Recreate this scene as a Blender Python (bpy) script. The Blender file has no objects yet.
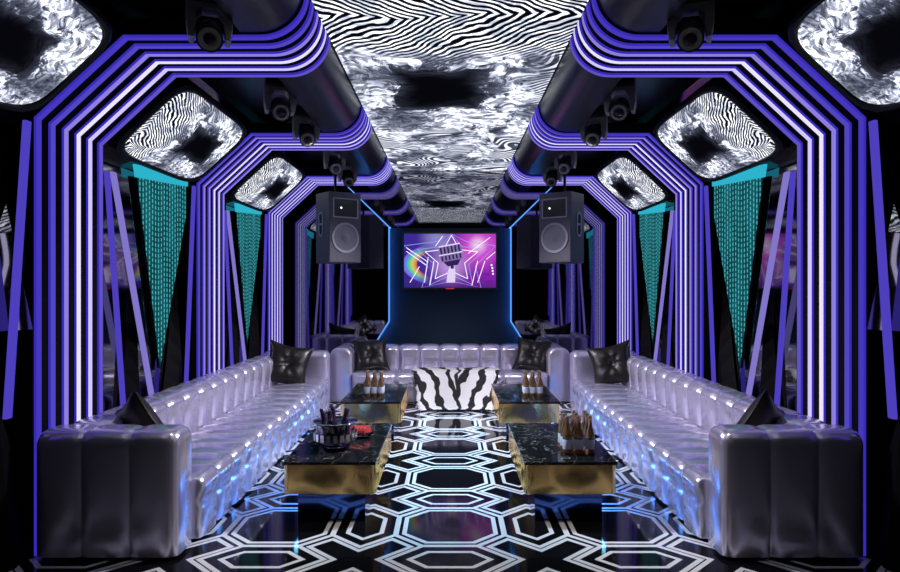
import bpy, bmesh, math, random
from mathutils import Vector, Matrix, Euler
random.seed(7)
PI = math.pi
S = bpy.context.scene
COL = S.collection
F = 650.0; CX = 450.0; CY = 286.0; CAMZ = 1.45

# ------------------------------------------------------------------ node helper
class G:
    def __init__(s, name):
        s.mat = bpy.data.materials.new(name); s.mat.use_nodes = True
        s.nt = s.mat.node_tree; s.nt.nodes.clear()
        s.out = s.nt.nodes.new('ShaderNodeOutputMaterial')
    def n(s, t, **kw):
        nd = s.nt.nodes.new(t)
        for k, v in kw.items(): setattr(nd, k, v)
        return nd
    def put(s, sock, v):
        if isinstance(v, bpy.types.NodeSocket): s.nt.links.new(v, sock)
        else: sock.default_value = v
    def m(s, op, *a, clamp=False):
        nd = s.n('ShaderNodeMath', operation=op, use_clamp=clamp)
        for i, v in enumerate(a): s.put(nd.inputs[i], v)
        return nd.outputs[0]
    def add(s, a, b): return s.m('ADD', a, b)
    def sub(s, a, b): return s.m('SUBTRACT', a, b)
    def mul(s, a, b): return s.m('MULTIPLY', a, b)
    def abs(s, a): return s.m('ABSOLUTE', a)
    def mx(s, a, b): return s.m('MAXIMUM', a, b)
    def mn(s, a, b): return s.m('MINIMUM', a, b)
    def step(s, x, lo, hi, a=0.0, b=1.0):
        nd = s.n('ShaderNodeMapRange', interpolation_type='SMOOTHSTEP')
        s.put(nd.inputs[0], x); nd.inputs[1].default_value = lo; nd.inputs[2].default_value = hi
        nd.inputs[3].default_value = a; nd.inputs[4].default_value = b
        return nd.outputs[0]
    def band(s, x, lo, hi):
        return s.mul(s.m('GREATER_THAN', x, lo), s.m('LESS_THAN', x, hi))
    def xyz(s, v):
        nd = s.n('ShaderNodeSeparateXYZ'); s.put(nd.inputs[0], v); return nd.outputs
    def vec(s, x, y, z=0.0):
        nd = s.n('ShaderNodeCombineXYZ')
        for i, v in enumerate((x, y, z)): s.put(nd.inputs[i], v)
        return nd.outputs[0]
    def noise(s, v, scale=1.0, detail=2.0, rough=.5, dist=0.0):
        nd = s.n('ShaderNodeTexNoise'); s.put(nd.inputs['Vector'], v)
        nd.inputs['Scale'].default_value = scale; nd.inputs['Detail'].default_value = detail
        nd.inputs['Roughness'].default_value = rough; nd.inputs['Distortion'].default_value = dist
        return nd.outputs[0]
    def mix(s, f, a, b):
        nd = s.n('ShaderNodeMix', data_type='RGBA'); s.put(nd.inputs[0], f)
        for i, v in ((6, a), (7, b)):
            if isinstance(v, tuple): v = (*v[:3], 1)
            s.put(nd.inputs[i], v)
        return nd.outputs[2]
    def ramp(s, f, stops, mode='LINEAR'):
        nd = s.n('ShaderNodeValToRGB'); cr = nd.color_ramp; cr.interpolation = mode
        while len(cr.elements) < len(stops): cr.elements.new(.5)
        for e, (p, c) in zip(cr.elements, stops): e.position = p; e.color = (*c, 1)
        s.put(nd.inputs[0], f); return nd.outputs[0]
    def bump(s, h, strength=.3, dist=.01):
        nd = s.n('ShaderNodeBump'); nd.inputs['Strength'].default_value = strength
        nd.inputs['Distance'].default_value = dist; s.put(nd.inputs['Height'], h); return nd.outputs[0]
    def obj(s): return s.n('ShaderNodeTexCoord').outputs['Object']
    def uv(s): return s.n('ShaderNodeTexCoord').outputs['UV']
    def bsdf(s, **kw):
        b = s.n('ShaderNodeBsdfPrincipled')
        for k, v in kw.items():
            k = k.replace('_', ' ')
            if isinstance(v, tuple) and len(v) == 3: v = (*v, 1)
            s.put(b.inputs[k], v)
        s.nt.links.new(b.outputs[0], s.out.inputs[0]); return s.mat
    def emit(s, col, strength=1.0):
        e = s.n('ShaderNodeEmission')
        if isinstance(col, tuple): col = (*col[:3], 1)
        s.put(e.inputs[0], col); s.put(e.inputs[1], strength)
        s.nt.links.new(e.outputs[0], s.out.inputs[0]); return s.mat

def pbr(name, col, rough=.5, metal=0.0, **kw):
    g = G(name)
    return g.bsdf(Base_Color=col, Roughness=rough, Metallic=metal, **kw)
def glow(name, col, st=1.0): return G(name).emit(col, st)

M = {}
M['nose'] = pbr('black_bulkhead_paint', (.016, .016, .022), .30)
M['shell'] = pbr('black_gloss_panel', (.012, .012, .016), .10)
M['fin'] = pbr('black_fin_cloth', (.003, .003, .004), .8, IOR=1.2)
M['satin'] = pbr('black_satin', (.008, .008, .010), .5, IOR=1.3)
M['plastic'] = pbr('black_plastic', (.02, .02, .022), .38)
M['mirror'] = pbr('smoked_mirror', (.30, .30, .34), .025, 1.0)
M['mirror_side'] = pbr('smoked_side_mirror', (.22, .22, .25), .05, 1.0)
M['chrome'] = pbr('chrome', (.8, .8, .82), .12, 1.0)

# ceiling / chamfer LED display
def led_material():
    g = G('led_wave_display'); x, y, _ = g.xyz(g.uv())
    base = g.vec(x, y, 0.0)
    wx = g.sub(g.noise(base, 1.7, 3), .5); wy = g.sub(g.noise(g.vec(g.add(x, 7.3), y, 3.0), 1.7, 3), .5)
    px = g.add(x, g.mul(wx, .55)); py = g.add(y, g.mul(wy, .55))
    r = g.mx(g.abs(px), g.mul(g.abs(py), .85))
    # ragged streaks that run towards the dark middle
    ang = g.m('ARCTAN2', py, px)
    st1 = g.noise(g.vec(g.mul(ang, 4.0), g.mul(r, 1.1), 0.0), 2.4, 4, .65, .6)
    st2 = g.noise(g.vec(px, py, 1.0), 2.6, 4, .62, 1.4)
    st3 = g.noise(g.vec(g.mul(px, 1.0), g.mul(py, 4.0), 5.0), 2.6, 5, .7, .7)
    streak = g.add(g.add(g.mul(st1, .34), g.mul(st2, .36)), g.mul(st3, .30))
    hole = g.step(r, .14, .62)
    side = g.m('GREATER_THAN', g.abs(px), g.mul(g.abs(py), .85))
    along = g.add(g.mul(side, py), g.mul(g.sub(1.0, side), px))
    st4 = g.noise(g.vec(g.mul(r, 5.0), g.mul(along, 1.3), 2.0), 1.5, 4, .65, .5)
    streak = g.add(g.mul(streak, .55), g.mul(st4, .45))
    lvl = g.add(streak, g.mul(g.sub(hole, .90), .30))
    tun = g.step(lvl, .41, .53)
    fine = g.step(g.noise(g.vec(px, g.mul(py, 1.5), 6.0), 7, 4, .65, .8), .42, .60)
    broad = g.step(g.noise(g.vec(x, y, 11.0), 1.25, 2, .5, .4), .36, .56, .42, 1.0)
    tun = g.mul(g.mul(tun, broad), g.add(.50, g.mul(fine, .50)))
    grey = g.mul(g.step(st3, .30, .60), g.mul(g.mul(hole, hole), .42))
    # thin contour lines
    f = g.noise(g.vec(g.mul(x, .75), g.mul(y, .8), 9.0), 1.1, 1.0, .4)
    vee = g.mul(g.abs(g.add(g.add(y, 1.40), g.mul(wx, .35))), 1.5)
    ph = g.add(g.mul(f, 40.0), g.mul(g.add(vee, x), 66.0))
    zeb = g.mul(g.step(g.m('SINE', ph), -.25, .45), g.add(.62, g.mul(g.step(st3, .40, .60), .38)))
    ph2 = g.add(g.mul(f, 210.0), g.mul(y, 60.0))
    zeb2 = g.step(g.m('SINE', ph2), -.2, .5)
    edge = g.add(y, g.mul(wy, .7))
    zone = g.step(edge, -.95, -.62, 1.0, 0.0)
    patch = g.mul(g.step(g.noise(base, 1.3, 2), .47, .56), g.step(r, .85, 1.15))
    val = g.mx(tun, grey)
    lines2 = g.mul(zeb2, .8)
    v1 = g.n('ShaderNodeMix'); g.put(v1.inputs[0], patch); g.put(v1.inputs[2], val); g.put(v1.inputs[3], g.mx(lines2, g.mul(val, .45)))
    v2 = g.n('ShaderNodeMix'); g.put(v2.inputs[0], zone); g.put(v2.inputs[2], v1.outputs[0]); g.put(v2.inputs[3], zeb)
    col = g.ramp(v2.outputs[0], [(0, (.001, .001, .002)), (.35, (.05, .055, .085)), (.7, (.42, .45, .55)), (1, (1, 1, 1))])
    return g
g = led_material()
colsock = [l.from_socket for l in g.nt.links if l.from_node.bl_idname == 'ShaderNodeValToRGB' ]
ramp_out = [n for n in g.nt.nodes if n.bl_idname == 'ShaderNodeValToRGB'][0].outputs[0]
M['led'] = g.emit(ramp_out, 1.8)

# floor
def floor_material():
    g = G('patterned_tile'); x, y, _ = g.xyz(g.obj())
    px = 1.0; py = .975
    fx = g.sub(g.m('FRACT', g.add(x, .5)), .5)
    fy = g.sub(g.m('FRACT', g.add(g.m('DIVIDE', g.sub(y, 4.91), py), .5)), .5)
    ax = g.abs(fx); ay = g.abs(fy)
    d1 = g.sub(g.mx(g.mx(ax, ay), g.mul(g.add(ax, ay), .665)), .25)
    def hexd(u, v):      # long along v
        return g.mx(g.sub(u, .085), g.sub(g.add(g.mul(u, .70), g.mul(v, .72)), .142))
    d2 = hexd(g.sub(.5, ax), ay); d3 = hexd(g.sub(.5, ay), ax)
    dh = g.mn(d2, d3)
    l1 = g.mx(g.band(d1, .004, .031), g.band(dh, 0.0, .027))
    m2 = g.mn(d1, g.sub(dh, .032))
    l2 = g.band(m2, .050, .079)
    m3 = g.mn(d1, g.sub(dh, .02))
    l3 = g.band(m3, .100, .128)
    line = g.mx(g.mx(l1, l2), l3)
    col = g.mix(line, (.006, .006, .008), (.86, .86, .90))
    return g.bsdf(Base_Color=col, Roughness=.07, IOR=1.27)
M['floor'] = floor_material()

# silver leather
def leather(name, col, rough, metal):
    g = G(name); o = g.obj()
    n1 = g.noise(o, 160, 2); n2 = g.noise(o, 7, 2)
    h = g.add(g.mul(n1, .03), g.mul(n2, .03))
    return g.bsdf(Base_Color=col, Metallic=metal, Roughness=rough, Normal=g.bump(h, .18, .02))
M['silver'] = leather('silver_leather', (.76, .71, .88), .22, .70)
M['black_leather'] = leather('black_leather', (.010, .007, .005), .36, 0.0)

def marble():
    g = G('black_marble'); o = g.obj()
    w = g.noise(o, 3.0, 4, .6, 1.5); v = g.abs(g.sub(w, .5))
    w2 = g.noise(o, 9.0, 3, .6, 2.5); v2 = g.abs(g.sub(w2, .5))
    vein = g.mx(g.step(v, .0, .008, .7, 0.0), g.step(v2, 0, .010, .20, 0.0))
    return g.bsdf(Base_Color=g.mix(vein, (.008, .008, .008), (.42, .38, .32)), Roughness=.10, IOR=1.32)
M['marble'] = marble()
def gold():
    g = G('polished_brass'); o = g.obj(); x, y, z = g.xyz(o)
    h = g.noise(g.vec(x, y, g.mul(z, .6)), 4.5, 1)
    return g.bsdf(Base_Color=(1.0, .70, .29), Specular_Tint=(1.0, .72, .34), Metallic=1.0, Roughness=.15, Normal=g.bump(h, .25, .05))
M['gold'] = gold()
M['plinth'] = pbr('blue_mirror', (.05, .11, .38), .10, 1.0)

def lattice():
    g = G('teal_lattice_screen'); x, y, _ = g.xyz(g.uv())
    c = g.m('DIVIDE', x, .052); ci = g.m('FLOOR', c); cf = g.m('FRACT', c)
    n = g.m('FRACT', g.mul(g.m('SINE', g.mul(ci, 12.9898)), 437.585))
    r = g.m('FRACT', g.add(g.m('DIVIDE', y, .042), g.mul(n, .8)))
    dash = g.mul(g.band(cf, .34, .66), g.band(r, .2, .8))
    rail = g.mx(g.band(cf, .04, .18), g.band(cf, .82, .96))
    big = g.noise(g.vec(g.mul(x, 2.0), g.mul(y, .7), 0.0), 3.0, 2)
    sheen = g.step(big, .35, .7, .25, 1.0)
    lo = g.mix(sheen, (.004, .045, .055), (.018, .24, .28))
    c1 = g.mix(g.mul(rail, .85), lo, (.002, .014, .02))
    c2 = g.mix(dash, c1, (.10, .60, .68))
    return g.emit(c2, .75)
M['lattice'] = lattice()
M['cyan'] = glow('cyan_light', (.03, .50, .68), .9)
M['violet'] = glow('violet_light', (.040, .024, .46), 1.0)
M['strip'] = [glow('strip_light_a', (.062, .040, .50), 1.0), glow('strip_light_b', (.085, .062, .52), 1.0),
              glow('strip_light_c', (.27, .21, .72), 1.0), glow('strip_light_d', (.80, .74, 1.0), 1.05),
              glow('strip_light_e', (.60, .53, 1.0), 1.1), glow('strip_light_f', (.12, .085, .54), 1.0)]
M['bar'] = glow('lilac_bar_light', (.075, .05, .50), 1.0)
M['bar2'] = glow('pale_bar_light', (.22, .18, .58), 1.0)
M['blue'] = glow('blue_neon', (.10, .34, 1.0), 1.1)
M['under'] = glow('added_blue_underglow', (.06, .28, 1.0), 30.0)  # for the strip added beneath each table
M['blue_rear'] = glow('added_blue_halo', (.04, .28, 1.0), 30)
M['glass'] = pbr('clear_glass', (.95, .96, 1.0), .02, 0, Transmission_Weight=1.0, IOR=1.5)
M['amber'] = pbr('amber_glass', (.62, .36, .18), .05, 0, Transmission_Weight=.8, IOR=1.45)
M['label'] = pbr('pale_label', (.62, .66, .78), .4)
M['cap'] = pbr('gold_cap', (.75, .60, .40), .25, 1.0)
M['dark_glass'] = pbr('dark_plum_glass', (.03, .008, .03), .06)
M['foil'] = pbr('plum_foil', (.05, .02, .06), .3, .4)
M['red'] = pbr('red_fruit', (.75, .05, .04), .3)
M['rind'] = pbr('pale_rind', (.55, .6, .45), .4)
M['ice'] = pbr('ice', (.85, .9, 1.0), .1, 0, Transmission_Weight=.6, IOR=1.31)
M['speaker'] = pbr('speaker_paint', (.085, .08, .11), .5)
M['speaker_cone'] = pbr('speaker_cone', (.20, .195, .24), .42)
M['speaker_rim'] = pbr('speaker_rim', (.36, .34, .42), .4)
M['steel'] = pbr('grey_steel', (.36, .34, .32), .45, .2)

# ------------------------------------------------------------------ mesh helper
class MB:
    def __init__(s): s.v = []; s.f = []; s.mi = []; s.uv = {}
    def add(s, vs, fs, mi=0, uvs=None):
        b = len(s.v); s.v += [tuple(v) for v in vs]
        for k, f in enumerate(fs):
            s.f.append([b + i for i in f]); s.mi.append(mi)
        if uvs:
            for i, u in enumerate(uvs): s.uv[b + i] = u
        return b
    def box(s, lo, hi, mi=0, mat=None):
        (a, b, c), (d, e, f) = lo, hi
        vs = [(a,b,c),(d,b,c),(d,e,c),(a,e,c),(a,b,f),(d,b,f),(d,e,f),(a,e,f)]
        if mat: vs = [mat @ Vector(v) for v in vs]
        s.add(vs, [(0,3,2,1),(4,5,6,7),(0,1,5,4),(1,2,6,5),(2,3,7,6),(3,0,4,7)], mi)
    def prism(s, pts, off, mi=0):
        """pts: 3D polygon; off: extrusion vector"""
        n = len(pts); off = Vector(off)
        vs = [Vector(p) for p in pts] + [Vector(p) + off for p in pts]
        s.add(vs, [list(range(n))[::-1], list(range(n, 2*n))] + [(i, (i+1) % n, n + (i+1) % n, n + i) for i in range(n)], mi)
    def lathe(s, prof, n=24, mi=0, mat=None, cap=True):
        vs = []; fs = []
        for (r, z) in prof:
            for k in range(n):
                a = 2*PI*k/n; v = Vector((r*math.cos(a), r*math.sin(a), z)); vs.append(mat @ v if mat else v)
        for i in range(len(prof)-1):
            for k in range(n):
                fs.append((i*n+k, i*n+(k+1) % n, (i+1)*n+(k+1) % n, (i+1)*n+k))
        if cap:
            fs.append(list(range(n))[::-1]); fs.append([(len(prof)-1)*n+k for k in range(n)])
        s.add(vs, fs, mi)
    def tube(s, path, r, n=10, mi=0, cap=True):
        path = [Vector(p) for p in path]; vs = []; fs = []
        for i, p in enumerate(path):
            t = (path[min(i+1, len(path)-1)] - path[max(i-1, 0)]).normalized()
            up = Vector((0, 0, 1)) if abs(t.z) < .9 else Vector((1, 0, 0))
            a = t.cross(up).normalized(); b = t.cross(a)
            for k in range(n): vs.append(p + a*r*math.cos(2*PI*k/n) + b*r*math.sin(2*PI*k/n))
        for i in range(len(path)-1):
            for k in range(n): fs.append((i*n+k, i*n+(k+1) % n, (i+1)*n+(k+1) % n, (i+1)*n+k))
        if cap: fs += [list(range(n))[::-1], [(len(path)-1)*n+k for k in range(n)]]
        s.add(vs, fs, mi)
    def grid(s, nu, nv, fn, mi=0, uvfn=None):
        vs = []; us = []
        for i in range(nu):
            for j in range(nv):
                vs.append(fn(i/(nu-1), j/(nv-1)))
                if uvfn: us.append(uvfn(i/(nu-1), j/(nv-1)))
        fs = [(i*nv+j, (i+1)*nv+j, (i+1)*nv+j+1, i*nv+j+1) for i in range(nu-1) for j in range(nv-1)]
        s.add(vs, fs, mi, us or None)
    def build(s, name, mats, parent=None, smooth=False, bevel=0, seg=2, angle=None, loc=None, recalc=True, merge=False):
        me = bpy.data.meshes.new(name); me.from_pydata(s.v, [], s.f)
        if not isinstance(mats, (list, tuple)): mats = [mats]
        for m in mats: me.materials.append(m)
        for p, i in zip(me.polygons, s.mi): p.material_index = i
        if s.uv:
            l = me.uv_layers.new(name='UVMap')
            for lp in me.loops: l.data[lp.index].uv = s.uv.get(lp.vertex_index, (0, 0))
        bm = bmesh.new(); bm.from_mesh(me)
        if merge: bmesh.ops.remove_doubles(bm, verts=bm.verts, dist=1e-5)
        if recalc: bmesh.ops.recalc_face_normals(bm, faces=bm.faces)
        bm.to_mesh(me); bm.free()
        if smooth:
            for p in me.polygons: p.use_smooth = True
            if angle: me.set_sharp_from_angle(angle=math.radians(angle))
        o = bpy.data.objects.new(name, me); COL.objects.link(o)
        if parent: o.parent = parent
        if loc: o.location = loc
        if bevel:
            b = o.modifiers.new('Bevel', 'BEVEL'); b.width = bevel; b.segments = seg; b.limit_method = 'ANGLE'; b.angle_limit = math.radians(40)
        return o

def tag(o, label, cat, group=None):
    o['label'] = label; o['category'] = cat
    if group: o['group'] = group
    return o
def empty(name, loc, label, cat, group=None, rot=(0, 0, 0)):
    o = bpy.data.objects.new(name, None); COL.objects.link(o)
    o.empty_display_size = .05; o.location = loc; o.rotation_euler = rot
    return tag(o, label, cat, group)
def structure(o): o['kind'] = 'structure'; return o
def copy_tree(root, loc, rot=None, label=None, group=None):
    r = root.copy(); COL.objects.link(r); r.location = loc
    if rot is not None: r.rotation_euler = rot
    if label: r['label'] = label
    if group: r['group'] = group
    for ch in list(root.children):
        c = ch.copy(); COL.objects.link(c); c.parent = r
        for gch in list(ch.children):
            d = gch.copy(); COL.objects.link(d); d.parent = c
    return r
SIDE = {-1: 'left', 1: 'right'}

# ------------------------------------------------------------------ room shell
YF, YB = -1.2, 9.0
XW = 2.36; ZC = 3.05; ZR = 2.97
A = (2.22, 2.35); B = (1.75, 2.785)
b = MB(); b.grid(2, 2, lambda u, v: (-2.6+5.2*u, YF-.1+(YB-YF+.2)*v, 0)); b.box((-2.6, YF-.1, -.1), (2.6, YB+.1, -.002))
structure(b.build('floor', M['floor']))
for sx in (-1, 1):
    b = MB(); b.box((min(sx*XW, sx*(XW+.1)), YF, 0), (max(sx*XW, sx*(XW+.1)), YB, 2.30))
    structure(b.build('wall_' + SIDE[sx], M['mirror_side']))
    # sloping upper wall
    b = MB(); p = [(sx*XW, YF, 2.30), (sx*(B[0]+.08), YF, ZR), (sx*(B[0]+.2), YF, ZR+.1), (sx*(XW+.1), YF, 2.36)]
    b.prism(p, (0, YB-YF, 0)); structure(b.build('trim_1' if sx < 0 else 'trim_2', M['shell']))
# ceiling: two recesses and the two bullnose bulkheads
def nose(x0, z0, x1, z1, n=12):
    return [(x0 - (x0-x1)*math.sin(PI/2*k/n), z1 - (z1-z0)*math.cos(PI/2*k/n)) for k in range(n+1)]
for sx in (-1, 1):
    nz = nose(1.02, 2.805, .785, ZC-.01)
    prof = [(B[0]+.08, ZR), (1.12, ZR), (1.12, 2.805)] + nz + [(.785, ZC+.2), (B[0]+.08, ZC+.2)]
    b = MB(); b.prism([(sx*x, YF, z) for x, z in prof], (0, YB-YF, 0))
    structure(b.build('trim_3' if sx < 0 else 'trim_4', M['nose'], smooth=True, angle=25))
b = MB(); b.box((-.785, YF, ZC+.03), (.785, YB, ZC+.12)); structure(b.build('ceiling', M['satin']))
b = MB(); b.box((-2.6, YB, 0), (2.6, YB+.1, 3.2)); structure(b.build('wall_back', M['mirror']))
b = MB(); b.box((-2.6, YF-.1, 0), (2.6, YF, 3.2)); structure(b.build('wall_front', M['satin']))

# ceiling display
t = empty('ceiling_display', (0, 5.35, ZC), 'long black and white wave-pattern display running along the middle of the ceiling', 'display')
b = MB()
b.grid(2, 2, lambda u, v: (-.775+1.55*u, 1.75-5.35+(8.985-1.75)*v, -.004), uvfn=lambda u, v: ((-.775+1.55*u+.08)/.79, (1.75+7.235*v-5.3)/1.05))
b.build('screen', M['led'], t)
b = MB(); b.box((-.783, 1.74-5.35, -.002), (.783, 8.99-5.35, .028)); b.build('housing', M['satin'], t)

# ------------------------------------------------------------------ light arches
ARCH = [(-.0 + 3.49 + 2.24*k) for k in (-1, 0, 1, 2)]
path = [(2.22, .0), (2.22, 2.35), (1.75, 2.785), (1.4, 2.785)] + nose(1.02, 2.785, .765, ZC-.02, 14)
def offset_path(d):
    out = []
    for i, p in enumerate(path):
        a = Vector(path[max(i-1, 0)]); c = Vector(path[min(i+1, len(path)-1)]); p = Vector(p)
        n1 = (p-a); n2 = (c-p); ns = []
        for n in (n1, n2):
            if n.length > 1e-6: n = n.normalized(); ns.append(Vector((n.y, -n.x)))
        if len(ns) == 2:
            bs = (ns[0]+ns[1]); k = bs.length_squared/2; bs = bs/ k if k > .2 else ns[0]
        else: bs = ns[0]
        q = p + bs*d; out.append((q.x, q.y))
    return out
# which sign is outward: at first leg direction is +z -> normal (1,0) : outward for +x profile
def sweep(b, inner, outer, y0, y1, sx, mi_in, mi_side):
    n = len(inner)
    vs = []
    for (xi, zi), (xo, zo) in zip(inner, outer):
        vs += [(sx*xi, y0, zi), (sx*xi, y1, zi), (sx*xo, y1, zo), (sx*xo, y0, zo)]
    for i in range(n-1):
        for k in range(4):
            k2 = (k+1) % 4
            b.add([vs[4*i+k], vs[4*i+k2], vs[4*i+4+k2], vs[4*i+4+k]], [(0, 1, 2, 3)], mi_in if k == 0 else mi_side)
    b.add(vs[:4], [(0, 1, 2, 3)], mi_side); b.add(vs[-4:], [(0, 1, 2, 3)], mi_side)
inner0 = offset_path(0.0); outer0 = offset_path(.014); back0 = offset_path(.0145); back1 = offset_path(.10)
ARCHLAB = {1: 'nearest the camera', 2: 'second from the front', 3: 'farthest, beside the loudspeaker'}
for sx in (-1, 1):
    for k, y0 in enumerate(ARCH):
        if k == 0: continue
        t = empty('light_arch', (sx*2.22, y0, 0), 'purple six-strip light arch on the %s wall, %s' % (SIDE[sx], ARCHLAB[k]), 'light arch', 'ribbed purple light arches')
        for j in range(6):
            ya = y0 + .125*j
            b = MB(); sweep(b, [(x-2.22, z) for x, z in inner0], [(x-2.22, z) for x, z in outer0], ya-y0, ya-y0+.043, sx, 0, 1)
            b.build('light_strip', [M['strip'][(None, (0, 1, 2, 3, 4, 5), (1, 2, 2, 3, 4, 2), (2, 4, 4, 3, 4, 2))[k][j]], M['violet']], t, merge=True)
        b = MB(); sweep(b, [(x-2.22, z) for x, z in back0], [(x-2.22, z) for x, z in back1[:-1]+[(back0[-1][0]+.01, back0[-1][1])]], -.012, .70, sx, 0, 0)
        b.build('backing_band', M['fin'], t, merge=True)

# ------------------------------------------------------------------ wall bays
def wp(px, py, X):            # point of the left wall plane x=-X seen at pixel (px, py)
    Y = F*X/(CX-px); return (Y, CAMZ + (CY-py)*Y/F)
def mirror_facet(sx, lab):
    c = Vector((sx*2.335, 3.33, 1.5)); n = Vector((-sx*.89, -.41, .19)).normalized()
    def on(y, z):        # x on the facet plane
        return Vector((c.x - (n.y*(y-c.y)+n.z*(z-c.z))/n.x, y, z)) - c
    b = MB(); pts = [on(3.22, 1.22), on(3.455, 1.22), on(3.455, 2.10), on(3.22, 2.10)]
    b.prism(pts, -n*.012)
    tag(b.build('mirror_facet', M['mirror'], loc=c), 'tilted smoked mirror panel on the ' + lab, 'mirror')
BAYLAB = {0: 'before the first arch', 1: 'between first and second arch', 2: 'between second and third arch'}
for sx in (-1, 1):
    sd = SIDE[sx]
    for k in range(3):
        dy = 2.24*(k-1)
        lab = '%s wall %s' % (sd, BAYLAB[k])
        # sloped display
        ya, yb = 4.29+dy, 5.65+dy
        t = empty('sloped_display', (sx*1.985, (ya+yb)/2, 2.57), 'rounded black and white wave display high on the ' + lab, 'display', 'sloped wave displays')
        P0 = Vector((sx*A[0], ya, A[1])); e1 = Vector((sx*(B[0]-A[0]), 0, B[1]-A[1])); L1 = e1.length; e1.normalize(); e2 = Vector((0, 1, 0)); L2 = yb-ya
        nrm = Vector((-sx*e1.z*sx*sx, 0, 0)); nrm = Vector((-sx*abs(e1.z), 0, -abs(e1.x))).normalized()
        cen = Vector((sx*1.985, (ya+yb)/2, 2.57))
        def rr(u, v, r, w, h):       # rounded rect from square
            x = (u*2-1); y = (v*2-1)
            # superellipse style mapping
            ex = 5.0
            m = max(abs(x), abs(y)); 
            if m < 1e-6: return 0, 0
            d = (abs(x/m)**ex + abs(y/m)**ex)**(1/ex)
            return x/d*w/2, y/d*h/2
        def scr(u, v):
            a, c = rr(u, v, .15, L1*1.0, L2); bul = .035*(1-(2*u-1)**4)*(1-(2*v-1)**4)
            return P0 + e1*(L1/2+a) + e2*(L2/2+c) + nrm*(.0+bul) - cen
        b = MB(); b.grid(25, 25, scr, uvfn=lambda u, v: ((2*u-1)*1.05, (2*v-1)*1.25-.22))
        b.build('screen', M['led'], t, smooth=True)
        b = MB(); n = 48; ring = []
        for (w, h, d) in ((L1*.985, L2*.985, -.01), (L1*1.0, L2*1.0, .012), (L1*1.05, L2*1.04, .016), (L1*1.11, L2*1.07, .0), (L1*1.11, L2*1.07, -.06)):
            row = []
            for q in range(n):
                a = 2*PI*q/n; cu, cv = math.cos(a), math.sin(a); m = max(abs(cu), abs(cv)); ex = 6.
                dd = (abs(cu)**ex+abs(cv)**ex)**(1/ex)
                row.append(P0 + e1*(L1/2+cu/dd*w/2) + e2*(L2/2+cv/dd*h/2) + nrm*d - cen)
            ring.append(row)
        vs = [p for r_ in ring for p in r_]
        b.add(vs, [(i*n+q, i*n+(q+1) % n, (i+1)*n+(q+1) % n, (i+1)*n+q) for i in range(4) for q in range(n)] + [[4*n+q for q in range(n)]])
        b.build('frame', M['satin'], t, smooth=True, angle=40)
        # teal lattice
        if k == 0:
            mirror_facet(sx, lab)
        X = 2.325
        pts = [wp(137, 176, X), wp(191, 186, X), wp(160, 368, X)]
        y0 = pts[2][0]+dy; z0 = pts[2][1]
        if k:
         t = empty('lattice_panel', (sx*X, y0, z0), 'glowing teal upside-down lattice triangle on the ' + lab, 'light panel', 'teal lattice triangles')
         tri = [(0.0, y-(y0-dy), z-z0) for y, z in pts]
         b = MB(); b.add(tri, [(0, 1, 2)], 0, [(p[1], p[2]) for p in tri]); b.build('lattice', M['lattice'], t)
         b = MB(); b.prism([(sx*.003, p[1], p[2]) for p in tri], (sx*.02, 0, 0)); b.build('backing', M['satin'], t)
         hd = [wp(135, 164, X-.02), wp(191, 177, X-.02), wp(191, 187, X-.02), wp(137, 177, X-.02)]
         b = MB(); b.prism([(-sx*.02, y-(y0-dy), z-z0) for y, z in hd], (sx*.018, 0, 0)); b.build('header_light', M['cyan'], t)
        # slanted bars
        bars = [((107, 172), (122, 388), .020, 'bar', 'short steep violet light bar'), ((113, 172), (151, 392), .026, 'bar2', 'pale light bar beside lattice'),
                ((194, 186), (187, 362), .022, 'bar', 'lone violet light bar')]
        for (p, q, w, mt, lb) in bars:
            X2 = 2.235 if lb[0] == 'l' else 2.255
            (ya_, za_), (yb_, zb_) = wp(*p, X2), wp(*q, X2)
            if k == 0 and lb[0] != 'l' : continue
            if k == 0 and mt == 'bar2': continue
            yb0 = yb_+dy
            ext = zb_ - .45
            slope = (yb_-ya_)/(zb_-za_)
            zlo = .78 if k == 0 else .45
            yb2 = yb_ + slope*(zlo-zb_)
            b = MB(); d = Vector((0, ya_-yb2, za_-zlo))
            b.prism([(-.012, -w, 0), (.012, -w, 0), (.012, w, 0), (-.012, w, 0)], d)
            o = b.build('light_bar', M[mt], loc=(sx*X2, yb2+dy, zlo), bevel=.004)
            tag(o, '%s on the %s' % (lb, lab), 'light bar', 'leaning wall light bars')
        # black fins
        for (ap, l, r, lb) in (((135, 292), (117, 392), (152, 392), 'nearer'), ((177, 284), (161, 384), (201, 384), 'farther')):
            X3 = 2.30
            (y1, z1), (y2, z2), (y3, z3) = wp(*ap, X3), wp(*l, X3), wp(*r, X3)
            if k == 0 and lb == 'nearer': continue
            yl = y2 - (z2-0)*.12; yr = y3 + .06
            b = MB(); nseg = 10; vs = []
            for i in range(nseg+1):
                tt = i/nseg; fl = tt**1.7
                z = z1*(1-tt); yy0 = y1 + (yl-y1)*fl; yy1 = y1 + (yr-y1)*fl
                vs += [(sx*.05, yy0-y1, z), (-sx*.07*tt, (yy0+yy1)/2-y1, z), (sx*.05, yy1-y1, z)]
            fs = []
            for i in range(nseg):
                for c in range(3):
                    c2 = (c+1) % 3
                    fs.append((3*i+c, 3*i+c2, 3*i+3+c2, 3*i+3+c))
            fs.append((3*nseg, 3*nseg+1, 3*nseg+2))
            b.add(vs, fs); o = b.build('pointed_fin', M['fin'], loc=(sx*X3, y1+dy, 0))
            tag(o, '%s of two black pointed fins, %s' % (lb, lab), 'wall fin', 'black wall fins')

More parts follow.
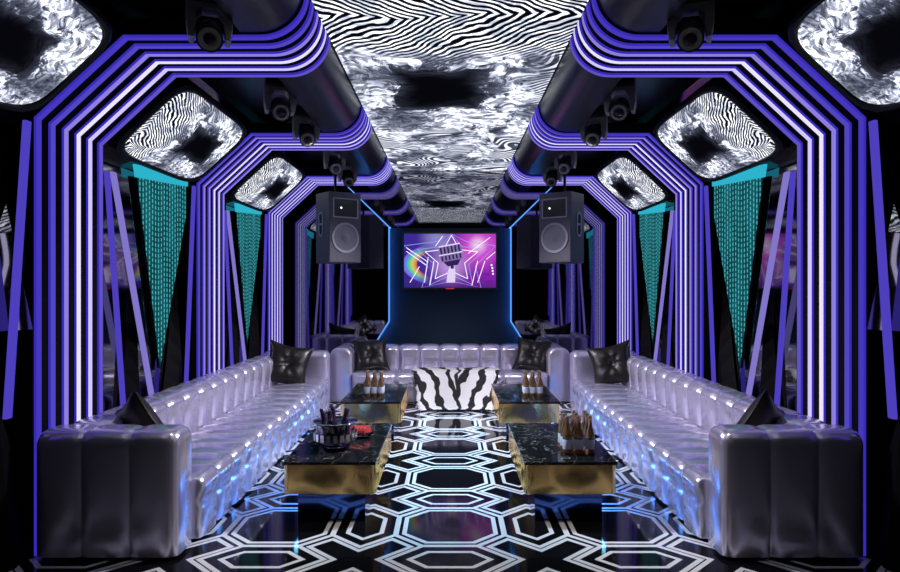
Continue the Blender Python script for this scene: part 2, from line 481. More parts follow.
# ------------------------------------------------------------------ sofas
def arc(cx, cz, rx, rz, a0, a1, n):
    return [(cx+rx*math.cos(math.radians(a0+(a1-a0)*i/n)), cz+rz*math.sin(math.radians(a0+(a1-a0)*i/n))) for i in range(n+1)]
def densify(p, step=.03):
    out = [p[0]]
    for a, c in zip(p, p[1:]):
        L = math.dist(a, c); n = max(1, round(L/step))
        for i in range(1, n+1): out.append((a[0]+(c[0]-a[0])*i/n, a[1]+(c[1]-a[1])*i/n))
    return out
def channel_sweep(prof, L, nch, depth, fmap, seams=(), er=.04, per=10, seamd=.014, seamw=.03):
    """prof: open 2D profile (p,q); swept along s in [0,L]; nch padded channels"""
    prof = densify(prof)
    area = sum(prof[i][0]*prof[(i+1) % len(prof)][1] - prof[(i+1) % len(prof)][0]*prof[i][1] for i in range(len(prof)))
    sg = -1 if area < 0 else 1
    nrm = []; cum = [0]
    for i, p in enumerate(prof):
        a = prof[max(0, i-1)]; c = prof[min(len(prof)-1, i+1)]
        dx, dy = c[0]-a[0], c[1]-a[1]; l = math.hypot(dx, dy) or 1
        nrm.append((sg*dy/l, -sg*dx/l))
        if i: cum.append(cum[-1]+math.dist(prof[i-1], p))
    ss = []
    for c in range(nch):
        for j in range(per): ss.append((c + (1-math.cos(PI*j/per))/2)/nch*L)
    ss.append(L)
    for e in (.008, .02): ss += [e, L-e]
    ss = sorted(set(ss)); b = MB(); vs = []
    for s_ in ss:
        w = (s_/L*nch) % 1.0
        if s_ >= L: w = 1.0
        off = -depth*abs(2*w-1)**5
        de = min(s_, L-s_)
        if de < er: off = min(off, 0) - (er - math.sqrt(max(0, er*er-(er-de)**2)))*.8
        for (p, q), (nx, ny), cc in zip(prof, nrm, cum):
            o2 = off
            for sm in seams: o2 -= seamd*math.exp(-((cc-sm)/seamw)**2)
            vs.append(fmap(s_, p+nx*o2, q+ny*o2))
    n = len(prof)
    fs = [(i*n+j, (i+1)*n+j, (i+1)*n+j+1, i*n+j+1) for i in range(len(ss)-1) for j in range(n-1)]
    fs += [(i*n+n-1, (i+1)*n+n-1, (i+1)*n, i*n) for i in range(len(ss)-1)]
    fs += [list(range(n)), [(len(ss)-1)*n+j for j in range(n)]]
    b.add(vs, fs); return b
def arm_profile(w, h, r):
    return [(0, .02)] + arc(r, h-r, r, r, 180, 90, 8) + arc(w-r, h-r, r, r, 90, 0, 8) + [(w, .02)]
BACKP = [(0, .02), (0, .60)] + arc(.09, .59, .09, .09, 180, 90, 7) + arc(.17, .57, .11, .11, 90, 0, 8) + [(.265, .50), (.25, .30)]
def seat_profile(d):
    return [(0, .06), (0, .355), (.1, .375)] + [(d*.5, .382)] + arc(d-.075, .312, .075, .07, 90, 0, 8) + [(d-.012, .22), (d-.02, .02)]

for sx in (-1, 1):
    t = empty('sofa', (sx*1.82, 5.635, 0), 'long silver channel-tufted leather sofa along the %s wall' % SIDE[sx], 'sofa', 'silver leather sofas')
    O = Vector((sx*1.82, 5.635, 0))
    def W(f):
        return lambda s_, p, q: Vector(f(s_, p, q)) - O
    # x measured from the wall side: x = sx*(2.20 - p)
    channel_sweep(arm_profile(.25, .685, .085), .76, 3, .012, W(lambda s_, p, q: (sx*(2.20-s_), 3.42+p, q)), er=.05).build('arm', M['silver'], t, smooth=True, angle=60)
    channel_sweep(arm_profile(.25, .685, .085), .76, 3, .012, W(lambda s_, p, q: (sx*(2.20-s_), 7.60+p, q)), er=.05).build('arm', M['silver'], t, smooth=True, angle=60)
    channel_sweep(BACKP, 3.92, 14, .026, W(lambda s_, p, q: (sx*(2.20-p), 3.675+s_, q)), seams=(.98,), er=.01).build('backrest', M['silver'], t, smooth=True, angle=70)
    channel_sweep(seat_profile(.56), 3.92, 14, .024, W(lambda s_, p, q: (sx*(1.945-p), 3.675+s_, q)), seams=(.36+.56+.07,), er=.01).build('seat', M['silver'], t, smooth=True, angle=70)
t = empty('sofa', (0, 8.4, 0), 'silver channel-tufted leather sofa across the back wall below the television', 'sofa', 'silver leather sofas')
O = Vector((0, 8.4, 0))
for sx in (-1, 1):
    channel_sweep(arm_profile(.285, .685, .115), .75, 3, .010, lambda s_, p, q: Vector((sx*1.50-sx*p, 8.80-s_, q))-O, er=.035).build('arm', M['silver'], t, smooth=True, angle=60)
channel_sweep(BACKP, 2.42, 9, .024, lambda s_, p, q: Vector((-1.21+s_, 8.80-p, q))-O, seams=(.98,), er=.01).build('backrest', M['silver'], t, smooth=True, angle=70)
channel_sweep(seat_profile(.56), 2.42, 9, .022, lambda s_, p, q: Vector((-1.21+s_, 8.545-p, q))-O, seams=(.99,), er=.01).build('seat', M['silver'], t, smooth=True, angle=70)

# ------------------------------------------------------------------ pillows
def pillow_mesh(sz, th):
    b = MB(); n = 26
    for side in (1, -1):
        def fn(u, v):
            x, y = 2*u-1, 2*v-1
            k = 1 + .10*(x*x*y*y) - .07*((x*x)*(1-y*y) + (y*y)*(1-x*x))
            h = th*((1-x**4)*(1-y**4))**.55
            r = math.hypot(x, y); a = math.atan2(y, x)
            h *= 1 - .62*math.exp(-(r/.22)**2)
            h *= 1 - .10*math.exp(-(r/.6)**2)*(1+math.cos(a*7+side))
            return (x*sz*k, y*sz*k, side*(h+.004))
        b.grid(n, n, fn)
    b.lathe([(.016, th*.34), (.016, th*.36), (.012, th*.40), (.004, th*.415)], 12)
    return b
def pillow(loc, rot, sz, th, label):
    o = pillow_mesh(sz, th).build('throw_pillow', M['black_leather'], smooth=True, loc=loc, merge=True)
    o.rotation_euler = rot
    return tag(o, label, 'pillow', 'black leather pillows')
def orient(nv, roll):    # euler so that local z points along nv, rolled about it
    q = Vector(nv).normalized().to_track_quat('Z', 'Y'); return (q.to_matrix() @ Matrix.Rotation(roll, 3, 'Z')).to_euler()
for sx in (-1, 1):
    pillow((sx*1.80, 7.22, .575), orient((-sx*.30, -.85, .33), sx*.24), .225, .085, 'black buttoned leather pillow leaning in the far corner of the %s side sofa' % SIDE[sx])
    pillow((sx*1.88, 3.96, .565), orient((-sx*.45, .75, .35), sx*.5), .20, .075, 'black leather pillow peeking over the front arm of the %s side sofa' % SIDE[sx])
pillow((-1.01, 8.32, .56), orient((.12, -.9, .36), .08), .205, .08, 'black buttoned leather pillow at the left end of the back sofa')
pillow((1.05, 8.32, .56), orient((-.12, -.9, .36), -.16), .205, .08, 'black buttoned leather pillow at the right end of the back sofa')

# ------------------------------------------------------------------ coffee tables
def table(sx, y0, label):
    t = empty('coffee_table', (sx*.732, y0+.56, 0), label, 'table', 'brass and black marble coffee tables')
    w, d = .283, .56
    b = MB(); b.box((-w, -d, .366), (w, d, .385)); b.build('marble_top', M['marble'], t, bevel=.003)
    b = MB()
    n = 6; r = .035; pts = []
    for cx_, cy_, a0 in ((w-r-.004, d-r-.004, 0), (-w+r+.004, d-r-.004, 90), (-w+r+.004, -d+r+.004, 180), (w-r-.004, -d+r+.004, 270)):
        for i in range(n+1):
            a = math.radians(a0+90*i/n); pts.append((cx_+r*math.cos(a), cy_+r*math.sin(a), .19))
    b.prism(pts, (0, 0, .176)); b.build('brass_body', M['gold'], t, smooth=True, angle=30)
    b = MB(); b.box((-w+.075, -d+.09, 0), (w-.075, d-.09, .19)); b.build('plinth', M['plinth'], t)
    b = MB()
    for (x0, x1, y0_, y1) in [(-w+.045, -w+.066, -d+.12, d-.12) if sx < 0 else (w-.066, w-.045, -d+.12, d-.12)]:
        b.box((x0, y0_, .162), (x1, y1, .1895))
    b.build('added_underglow', M['under'], t)  # hidden strip added to throw blue onto the sofa front
    return t
table(-1, 3.93, 'brass and black marble coffee table at the front left, holding the crystal bowl')
table(1, 3.93, 'brass and black marble coffee table at the front right, holding nine bottles')
table(-1, 5.97, 'brass and black marble coffee table at the far left, holding six bottles')
table(1, 5.97, 'brass coffee table with black marble top, far right, beside the zebra throw')

# ------------------------------------------------------------------ bottles
def make_bottle(loc, label, group):
    t = empty('beer_bottle', loc, label, 'bottle', group)
    b = MB(); b.lathe([(.026, 0), (.029, .006), (.029, .125), (.026, .145), (.014, .178), (.0125, .222), (.0135, .226), (.0135, .232)], 16)
    b.build('glass_body', M['amber'], t, smooth=True, angle=50)
    b = MB(); b.lathe([(.0295, .035), (.0298, .036), (.0298, .095), (.0295, .096)], 16, cap=False); b.build('paper_label', M['label'], t, smooth=True)
    b = MB(); b.lathe([(.0150, .2322), (.0155, .233), (.0150, .241), (.011, .243)], 14); b.build('cap', M['cap'], t)
    return t
ROW3 = ['front', 'middle', 'back']; ROW2 = ['front', 'back']; C3 = ['left', 'middle', 'right']
proto = None
def bottles(cx, cy, rows, px, py, where, group):
    global proto
    for r in range(rows):
        for c in range(3):
            loc = (cx + (c-1)*px, cy + r*py, .385)
            lab = 'amber beer bottle, %s of the %s row of three, on the %s' % (C3[c], (ROW3 if rows == 3 else ROW2)[r], where)
            if proto is None: proto = make_bottle(loc, lab, group)
            else: copy_tree(proto, loc, (0, 0, random.uniform(-.3, .3)), lab, group)
bottles(.815, 4.12, 3, .072, .085, 'front right coffee table', 'nine bottles on the front right table')
bottles(-.733, 6.26, 2, .066, .085, 'far left coffee table', 'six bottles on the far left table')
bottles(.80, 6.26, 2, .066, .085, 'far right coffee table', 'six bottles on the far right table')

# ------------------------------------------------------------------ crystal bowl with dark bottles, fruit dish
BX, BY, BZ = -.752, 4.27, .385
t = empty('crystal_bowl', (BX, BY, BZ), 'cut crystal ice bowl full of dark bottles on the front left coffee table', 'bowl')
b = MB(); b.lathe([(.070, .0), (.085, .008), (.125, .045), (.137, .085), (.128, .125), (.132, .165), (.145, .178), (.141, .180), (.124, .163), (.120, .125), (.129, .085), (.117, .05), (.075, .018)], 20)
b.build('bowl_body', M['glass'], t)
b = MB()
for i in range(20):
    a = 2*PI*(i+.5)/20
    m = Matrix.Translation((.1385*math.cos(a), .1385*math.sin(a), .088)) @ Matrix.Rotation(a, 4, 'Z')
    b.box((-.003, -.013, -.024), (.003, .013, .024), mat=m)
b.build('cut_facets', M['chrome'], t)
b = MB(); b.lathe([(.1455, .176), (.148, .179), (.1455, .183), (.142, .181)], 40); b.build('silver_rim', M['chrome'], t, smooth=True)
def dark_bottle(loc, rot, label):
    t = empty('dark_bottle', loc, label, 'bottle', 'dark bottles in the crystal bowl', rot)
    b = MB(); b.lathe([(.022, 0), (.026, .006), (.026, .11), (.022, .135), (.012, .16), (.011, .185)], 16); b.build('glass_body', M['dark_glass'], t, smooth=True, angle=50)
    b = MB(); b.lathe([(.0145, .150), (.0175, .156), (.0165, .212), (.012, .216)], 14); b.build('foil_neck', M['foil'], t, smooth=True, angle=50)
for i, (dx, dy, tx, ty, lb) in enumerate([(-.055, -.02, -.10, -.24, 'leaning farthest left'), (-.01, -.045, .18, -.10, 'leaning towards the front'), (.04, .0, -.05, .22, 'leaning right'), (-.015, .045, -.12, -.08, 'standing at the back')]):
    dark_bottle((BX+dx*.75, BY+dy*.75, BZ+.050), (tx, ty, 0), 'dark plum bottle in the crystal bowl, ' + lb)
DX, DY = -.625, 4.60
t = empty('fruit_dish', (DX, DY, BZ), 'shallow glass dish of red fruit slices behind the crystal bowl', 'dish')
b = MB(); b.lathe([(.045, 0), (.055, .005), (.092, .032), (.098, .045), (.094, .046), (.085, .033), (.05, .012)], 24); b.build('dish_body', M['glass'], t, smooth=True, angle=40)
for i in range(5):
    b = MB(); n = 12; pts = [(.05*math.cos(PI*k/n), 0, .05*math.sin(PI*k/n)) for k in range(n+1)]
    b.prism(pts, (0, .018, 0)); inner = b
    a = -.5 + .25*i
    loc = (DX-.05+.024*i, DY-.02, BZ+.026)
    t = empty('fruit_slice', loc, 'red fruit slice in the glass dish, %s from the bowl' % ['first', 'second', 'third', 'fourth', 'fifth'][i], 'fruit', 'red fruit slices', (0.0, 0, 1.2))
    b.build('flesh', M['red'], t, bevel=.003)
    b = MB(); pts = [(.0505*math.cos(PI*k/n), 0, .0505*math.sin(PI*k/n)) for k in range(n+1)] + [(.055*math.cos(PI*k/n), 0, .055*math.sin(PI*k/n)) for k in range(n, -1, -1)]
    for k in range(n):
        q = [pts[k], pts[k+1], pts[2*n-k], pts[2*n+1-k]]; b.prism(q, (0, .018, 0))
    b.build('rind', M['red'], t)

# ------------------------------------------------------------------ zebra throw
def zebra():
    g = G('zebra_fur'); x, y, _ = g.xyz(g.uv())
    s_ = g.add(x, g.mul(g.sub(g.noise(g.vec(x, y, 0), 3.2, 2), .5), .30))
    lean = g.add(g.mul(g.abs(s_), 5.6), g.mul(y, -1.35))
    w = g.m('SINE', g.mul(lean, 5.6))
    th = g.sub(g.mul(g.noise(g.vec(g.mul(x, 1.0), g.mul(y, 1.0), 4.0), 5.0, 2), 1.9), 1.42)
    st = g.step(g.sub(w, th), -.04, .10)
    col = g.mix(st, (.012, .010, .010), (.86, .84, .83))
    spine = g.step(g.abs(g.sub(s_, .02)), .012, .024)
    col = g.mix(spine, (.012, .01, .01), col)
    h = g.noise(g.vec(g.mul(x, 3.0), y, 0), 90, 2)
    return g.bsdf(Base_Color=col, Roughness=.8, Normal=g.bump(h, .5, .01))
M['zebra'] = zebra()
def throw_path(v):         # arclength fraction -> (Y, Z)
    p = [(8.26, .402), (8.10, .410), (7.98, .405), (7.91, .37), (7.87, .32), (7.80, .20), (7.72, .10), (7.62, .035), (7.52, .016)]
    L = [0]
    for a, c in zip(p, p[1:]): L.append(L[-1]+math.dist(a, c))
    s_ = v*L[-1]
    for i in range(len(p)-1):
        if s_ <= L[i+1]+1e-9:
            f = (s_-L[i])/(L[i+1]-L[i]); return p[i][0]+(p[i+1][0]-p[i][0])*f, p[i][1]+(p[i+1][1]-p[i][1])*f, s_
random.seed(3)
jag = [random.uniform(0, 1) for _ in range(200)]
b = MB(); NU, NV = 61, 70
def thr(u, v, lift=0):
    Y, Z, s_ = throw_path(v)
    hw = .56 - .13*v; x = (2*u-1)
    i = int(v*(NV-1)); j = int(u*(NU-1))
    ed = max(0, abs(x)-.90)/.10
    hw2 = hw*(1 + ed*.07*(jag[i]-.5))
    wr = .010*math.sin(x*9+v*4)*(1 if .3 < v else .4)
    Y2 = Y - wr - .015*(1-ed) ; Z2 = Z + (.012*(1-abs(x)**6)) + (abs(x) > .95)*-.006
    if v > .97: Y2 -= .035*jag[j+70]
    return (.075 + x*hw2, Y2-lift*.012, max(.006+lift*.006, Z2+lift*.006))
b.grid(NU, NV, lambda u, v: thr(u, v, 1), uvfn=lambda u, v: ((2*u-1)*.5, 1-v))
o = b.build('fur_throw', M['zebra'], smooth=True)
so = o.modifiers.new('Solidify', 'SOLIDIFY'); so.thickness = .010; so.offset = -1
tag(o, 'black and white zebra-striped fur throw draped over the front of the back sofa', 'throw')

# ------------------------------------------------------------------ television and niche
t = empty('television', (0, 8.94, 1.797), 'wall-mounted television showing a glowing microphone against a purple star', 'television')
TW, TH = 1.31, .79
b = MB(); b.box((-TW/2, -.02, -TH/2), (TW/2, .045, TH/2)); b.build('bezel', M['plastic'], t, bevel=.006)
def tvmat():
    g = G('tv_picture'); x, y, _ = g.xyz(g.uv())
    def blob(cx, cy, r, col, st):
        d = g.m('SQRT', g.add(g.m('POWER', g.sub(x, cx), 2.0), g.m('POWER', g.sub(y, cy), 2.0)))
        return g.step(d, 0, r, st, 0.0)
    base = g.mix(g.step(x, -.6, .6), (.05, .03, .36), (.28, .02, .50))
    n = g.noise(g.vec(g.mul(x, 3.0), g.mul(y, 9.0), 0), 1.5, 4, .6)
    base = g.mix(g.step(n, .5, .7, 0, .45), base, (.03, .01, .12))
    base = g.mix(blob(.40, .20, .44, 0, .95), base, (.95, .12, .85))
    base = g.mix(blob(.38, .22, .16, 0, .9), base, (1, .85, 1))
    base = g.mix(blob(.0, -.06, .36, 0, .8), base, (.72, .45, 1.0))
    base = g.mix(blob(-.18, .30, .3, 0, .5), base, (.5, .55, 1.0))
    base = g.mix(g.step(y, -.39, -.20, .6, 0.0), base, (.04, .02, .16))
    # rainbow crescent
    d = g.m('SQRT', g.add(g.m('POWER', g.m('DIVIDE', g.add(x, .02), 1.55), 2.0), g.m('POWER', g.m('MULTIPLY', g.add(y, .05), 1.35), 2.0)))
    rb = g.ramp(g.m('DIVIDE', g.sub(d, .28), .13), [(0, (1, .15, .1)), (.3, (1, .8, .1)), (.5, (.2, .9, .3)), (.75, (.1, .4, 1)), (1, (.4, .1, 1))])
    rmask = g.mul(g.band(d, .28, .41), g.step(x, -.25, -.52, 0.0, .85))
    base = g.mix(rmask, base, rb)
    return g.emit(base, .82)
M['tv'] = tvmat()
M['tvwhite'] = glow('tv_white_lines', (.95, .85, 1.0), 1.2)
M['tvlilac'] = glow('tv_lilac_lines', (.35, .35, 1.0), 1.0)
M['tvgrey'] = glow('tv_microphone_grey', (.22, .16, .36), 1.0)
M['tvdark'] = glow('tv_microphone_dark', (.03, .015, .10), 1.0)
M['tvpale'] = glow('tv_microphone_pale', (.75, .65, .90), 1.0)
b = MB(); w, h = TW/2-.025, TH/2-.025
b.add([(-w, -.0215, -h), (w, -.0215, -h), (w, -.0215, h), (-w, -.0215, h)], [(0, 1, 2, 3)], 0, [(-w, -h), (w, -h), (w, h), (-w, h)])
def flat(pts, mi, lay):
    pts = [(max(-w, min(w, x)), -.0215-.0006*lay, max(-h, min(h, z))) for x, z in pts]; b.add(pts, [list(range(len(pts)))], mi)
def seg(p, q, wd, mi, lay):
    d = Vector(q)-Vector(p); n_ = Vector((-d.y, d.x)).normalized()*wd/2
    flat([(p[0]-n_.x, p[1]-n_.y), (q[0]-n_.x, q[1]-n_.y), (q[0]+n_.x, q[1]+n_.y), (p[0]+n_.x, p[1]+n_.y)], mi, lay)
def star(R, mi, wd, lay, c=(.02, .02)):
    pts = []
    for i in range(10):
        r = R if i % 2 == 0 else R*.50; a = PI/2 + i*PI/5; pts.append((c[0]+r*math.cos(a)*1.15, c[1]+r*math.sin(a)))
    for i in range(10): seg(pts[i], pts[(i+1) % 10], wd, mi, lay)
star(.33, 1, .010, 1); star(.43, 2, .008, 1); star(.60, 2, .008, 1)
for (p, q) in [((-.60, .18), (-.30, -.02)), ((-.60, .13), (-.33, -.06)), ((-.35, -.30), (-.30, .05)), ((-.28, -.34), (-.22, .0)), ((.30, -.34), (.38, .0)), ((.38, -.3), (.48, .0)), ((-.2, .2), (-.1, .34)), ((.5, .02), (.62, .12)), ((-.55, -.3), (-.42, -.08)), ((.25, .1), (.55, .32))]:
    seg(p, q, .010, 1, 2)
mic = lambda x, z: (.01 + (x*math.cos(.18)-z*math.sin(.18)), .10 + (x*math.sin(.18)+z*math.cos(.18)))
flat([mic(*p) for p in [(-.14, -.10), (.14, -.10), (.165, .0), (.15, .12), (-.15, .12), (-.165, .0)]], 3, 3)
flat([mic(*p) for p in [(-.12, -.10), (.12, -.10), (.07, -.17), (-.07, -.17)]], 4, 3)
for i in range(6):
    xx = -.125+.05*i
    flat([mic(*p) for p in [(xx-.012, .01), (xx+.012, .01), (xx+.012, .105), (xx-.012, .105)]], 4, 4)
    flat([mic(*p) for p in [(xx-.012, -.085), (xx+.012, -.085), (xx+.012, -.02), (xx-.012, -.02)]], 4, 4)
flat([mic(*p) for p in [(-.165, -.012), (.165, -.012), (.165, .004), (-.165, .004)]], 5, 5)
flat([mic(*p) for p in [(-.15, .105), (.15, .105), (.145, .125), (-.145, .125)]], 5, 5)
flat([(.0, -.07), (.06, -.07), (.075, -.15), (.07, -.30), (-.05, -.30), (-.03, -.15)], 5, 3)
flat([(.005, -.07), (.055, -.07), (.05, -.11), (.01, -.11)], 4, 4)
for (cx_, cz_) in [(.57, -.06), (.58, -.10), (.585, -.14), (.59, -.18)]:
    flat([(cx_+.014*math.cos(a*PI/4), cz_+.014*math.sin(a*PI/4)) for a in range(8)], 1, 3)
b.build('screen', [M['tv'], M['tvwhite'], M['tvlilac'], M['tvgrey'], M['tvdark'], M['tvpale']], t, recalc=False)
b = MB()
for i in range(4): b.box((-.055+.03*i, -.024, -TH/2+.006), (-.035+.03*i, -.0195, -TH/2+.018))
b.build('red_logo', glow('red_logo_glow', (.9, .06, .08), 1.0), t)  # red logo marks on the bezel, given a glow

# niche panel + blue neon outline
b = MB()
Yp = 8.985
b.prism([(-1.06, Yp, .60), (1.06, Yp, .60), (.83, Yp, .97), (.83, Yp, 2.25), (-.83, Yp, 2.25), (-.83, Yp, .97)], (0, .013, 0))
g = G('niche_panel_paint'); M['niche'] = g.bsdf(Base_Color=(.006, .018, .04), Roughness=.45, IOR=1.3)
structure(b.build('trim_5', M['niche']))
for sx in (-1, 1):
    b = MB(); pts = [(1.07, .60), (.84, .97), (.84, 2.25), (1.40, 2.80)]
    inn = [(1.05, .60), (.822, .965), (.822, 2.258), (1.38, 2.80)]
    sweep(b, inn, pts, 0, .03, sx, 0, 0)
    o = b.build('neon_outline', M['blue'], loc=(0, 8.86, 0), merge=True)
    b = MB(); mid = lambda q: [(a[0]*(1-q)+c_[0]*q, a[1]*(1-q)+c_[1]*q) for a, c_ in zip(inn, pts)]
    sweep(b, mid(.15), mid(.85), .032, .036, sx, 0, 0)
    b.build('added_rear_glow', M['blue_rear'], o, merge=True)  # extra strip hidden behind the neon, added for the halo on the panel
    b = MB()
    for (x_, z_) in ((.832, 1.05), (.832, 2.2)): b.box((sx*x_-.006, .03, z_-.006), (sx*x_+.006, .13, z_+.006))
    b.build('standoff', M['satin'], o)
    tag(o, 'blue neon light line outlining the %s edge of the television niche' % SIDE[sx], 'neon light', 'blue neon lines beside the television')

# ------------------------------------------------------------------ loudspeakers
def speaker(sx):
    yaw = sx*-math.radians(40)*-1
    t = empty('loudspeaker', (sx*1.36, 7.74, 1.72), 'black loudspeaker hanging on the %s side of the television' % SIDE[sx], 'loudspeaker', 'hanging loudspeakers', (0, 0, -sx*math.radians(38)))
    W_, D_, H_ = .21, .47, .82
    b = MB(); b.prism([(-W_, -D_/2, 0), (W_, -D_/2, 0), (W_, D_*.2, 0), (W_*.62, D_/2, 0), (-W_*.62, D_/2, 0), (-W_, D_*.2, 0)], (0, 0, H_)); b.build('cabinet', M['speaker'], t, bevel=.014, seg=3)
    R = Matrix.Translation((0, -D_/2-.001, .29)) @ Matrix.Rotation(PI/2, 4, 'X')
    b = MB(); b.lathe([(.176, -.004), (.176, .010), (.150, .010), (.145, .0)], 40, mat=R, cap=False); b.build('woofer_rim', M['speaker_rim'], t, smooth=True, angle=30)
    b = MB(); b.lathe([(.147, .005), (.132, .009), (.055, .001), (.05, .004), (.03, .014), (.004, .018)], 36, mat=R, cap=False); b.build('woofer_cone', M['speaker_cone'], t, smooth=True, angle=50)
    zc = .635
    b = MB()
    for (x0, x1, z0, z1) in ((-.165, .165, zc+.10, zc+.115), (-.165, .165, zc-.115, zc-.10), (-.165, -.15, zc-.10, zc+.10), (.15, .165, zc-.10, zc+.10)):
        b.box((x0, -D_/2-.012, z0), (x1, -D_/2+.002, z1))
    b.build('horn_frame', M['speaker_rim'], t, bevel=.003)
    b = MB(); b.box((-.15, -D_/2-.003, zc-.10), (.15, -D_/2+.001, zc+.10))
    b.add([(-.15, -D_/2-.0035, zc-.10), (.15, -D_/2-.0035, zc-.10), (.15, -D_/2-.0035, zc+.10), (-.15, -D_/2-.0035, zc+.10), (-.03, -D_/2-.0095, zc-.05), (.03, -D_/2-.0095, zc-.05), (.03, -D_/2-.0095, zc+.05), (-.03, -D_/2-.0095, zc+.05)], [(0, 1, 5, 4), (1, 2, 6, 5), (2, 3, 7, 6), (3, 0, 4, 7), (4, 5, 6, 7)])
    b.build('horn', M['plastic'], t)
    b = MB(); b.lathe([(.012, 0), (.012, .004)], 12, mat=Matrix.Translation((-.06, -D_/2-.010, zc)) @ Matrix.Rotation(PI/2, 4, 'X')); b.build('signal_light', glow('signal_light_glow', (1, 1, 1), 1.5), t)
    # outer-side handle
    hx = sx*(W_+.002)
    b = MB()
    def stad(w_, h_, n=10):
        return [(w_*math.cos(PI*k/n), h_+w_*math.sin(PI*k/n)) for k in range(n+1)] + [(-w_*math.cos(PI*k/n), -h_-w_*math.sin(PI*k/n)) for k in range(n+1)]
    o_, i_ = stad(.055, .09), stad(.036, .088)
    n = len(o_); yc = -.04; zc2 = .45
    vs = [(hx+sx*.008, yc+y, zc2+z) for y, z in o_] + [(hx+sx*.008, yc+y, zc2+z) for y, z in i_] + [(hx-sx*.004, yc+y, zc2+z) for y, z in o_] + [(hx-sx*.004, yc+y, zc2+z) for y, z in i_]
    b.add(vs, [(k, (k+1) % n, n+(k+1) % n, n+k) for k in range(n)] + [(k, (k+1) % n, 2*n+(k+1) % n, 2*n+k) for k in range(n)] + [(n+k, n+(k+1) % n, 3*n+(k+1) % n, 3*n+k) for k in range(n)])
    b.box((hx-.004, yc-.036, zc2-.012), (hx+.006, yc+.036, zc2+.012))
    b.build('handle', M['speaker_rim'], t)
    b = MB(); b.prism([(hx+sx*.0015, yc+y, zc2+z) for y, z in i_], (-sx*.003, 0, 0)); b.build('handle_recess', M['satin'], t)
    b = MB(); b.box((-.012, .0, H_-.002), (.012, .024, ZR-1.72)); b.box((-.06, -.04, H_-.002), (.06, .07, H_+.008)); b.build('hanging_bracket', M['satin'], t)
for sx in (-1, 1): speaker(sx)

# ------------------------------------------------------------------ moving-head lights
def moving_head(loc, label):
    t = empty('moving_head_light', loc, label, 'stage light', 'moving head stage lights')
    b = MB(); b.box((-.105, -.085, -.085), (.105, .085, 0)); b.build('base', M['plastic'], t, bevel=.012)
    b = MB()
    for s_ in (-1, 1):
        b.prism([(s_*.112, -.055, -.105), (s_*.112, -.055, -.20), (s_*.100, -.055, -.265), (s_*.078, -.055, -.265), (s_*.066, -.055, -.20), (s_*.066, -.055, -.145), (s_*.030, -.055, -.105)], (0, .11, 0))
    b.box((-.112, -.055, -.115), (.112, .055, -.087))
    b.lathe([(.04, -.088), (.04, -.083)], 20)
    b.build('yoke', M['steel'], t, bevel=.006)
    R = Matrix.Translation((0, 0, -.225)) @ Matrix.Rotation(math.radians(32), 4, 'X') @ Matrix.Rotation(PI/2, 4, 'X')
    b = MB(); b.lathe([(.035, -.095), (.055, -.08), (.064, -.03), (.0645, .03), (.062, .09), (.066, .095), (.066, .112), (.056, .112), (.054, .095)], 24, mat=R); hd = b.build('head', M['plastic'], t, smooth=True, angle=35)
    b = MB(); b.lathe([(.0555, .113), (.0555, .119), (.040, .119), (.038, .113)], 24, mat=R); b.build('lens_ring', M['steel'], hd, smooth=True, angle=35)
    b = MB(); b.lathe([(.0375, .106), (.030, .113), (.018, .117), (.004, .119)], 24, mat=R); b.build('lens', M['dark_glass'], hd, smooth=True)
    return t
MH = [(3.34, 'before the nearest purple arch'), (4.72, 'between the first and second arch'), (5.58, 'in front of the second purple arch'), (6.95, 'between the second and third arch'), (7.82, 'above the loudspeaker before the last arch')]
mh = None
for sx in (-1, 1):
    for y, lb in MH:
        loc = (sx*1.235, y, ZR); lab = 'black moving head light on the %s, %s' % (SIDE[sx], lb)
        if mh is None: mh = moving_head(loc, lab); mh.rotation_euler = (0, 0, .35)
        else: copy_tree(mh, loc, (0, 0, -sx*.35), lab)

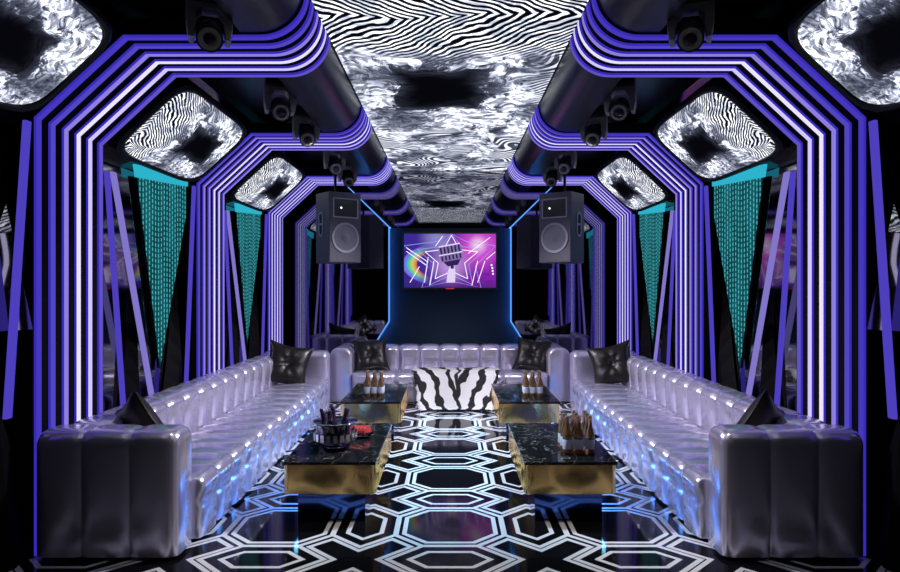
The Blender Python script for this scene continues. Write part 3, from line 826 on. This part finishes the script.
# ------------------------------------------------------------------ beams added near the moving heads to brighten the room
def spot(loc, target, col, e, ang, blend=.7, r=.12):
    l = bpy.data.lights.new('added_stage_beam', 'SPOT'); l.energy = e; l.color = col; l.spot_size = math.radians(ang); l.spot_blend = blend; l.shadow_soft_size = r
    o = bpy.data.objects.new('added_stage_beam', l); COL.objects.link(o); o.location = loc
    o.rotation_euler = (Vector(target)-Vector(loc)).to_track_quat('-Z', 'Y').to_euler(); return o
for sx in (-1, 1):
    spot((sx*1.20, 4.55, 2.64), (-sx*.40, 4.5, 0), (.10, .66, 1.0), 120, 50)
    spot((sx*1.20, 6.75, 2.64), (-sx*.40, 6.3, 0), (.12, .66, 1.0), 140, 55)
    spot((sx*1.20, 4.55, 2.62), (-sx*1.60, 5.0, .4), (.92, .88, 1.0), 330, 70)  # white fill beams, added to brighten sofas and floor
    spot((sx*1.20, 6.78, 2.62), (-sx*1.60, 6.5, .4), (.92, .88, 1.0), 380, 70)
    spot((sx*1.20, 5.42, 2.62), (-sx*.3, 7.9, .3), (.95, .90, 1.0), 200, 46)
    spot((sx*1.20, 3.20, 2.62), (sx*.72, 3.3, 0), (1.0, .86, .66), 75, 42)  # warm fill added on the near floor for the brass to reflect
# ------------------------------------------------------------------ camera, world, view
cam = bpy.data.cameras.new('camera'); cam.lens = 26.0; cam.sensor_width = 36.0; cam.clip_start = .05
co = bpy.data.objects.new('camera', cam); COL.objects.link(co); co.location = (0, 0, CAMZ); co.rotation_euler = (PI/2, 0, 0)
S.camera = co
w = bpy.data.worlds.new('world'); S.world = w; w.use_nodes = True
w.node_tree.nodes['Background'].inputs[0].default_value = (.004, .004, .008, 1)
S.view_settings.view_transform = 'Standard'; S.view_settings.look = 'None'; S.view_settings.gamma = 1.0; S.view_settings.use_curve_mapping = False
S.view_settings.exposure = 0.0
c = S.cycles
c.max_bounces = 8; c.diffuse_bounces = 3; c.glossy_bounces = 6; c.transmission_bounces = 8
c.use_denoising = True; c.sample_clamp_indirect = 6.0; c.caustics_reflective = False; c.caustics_refractive = False
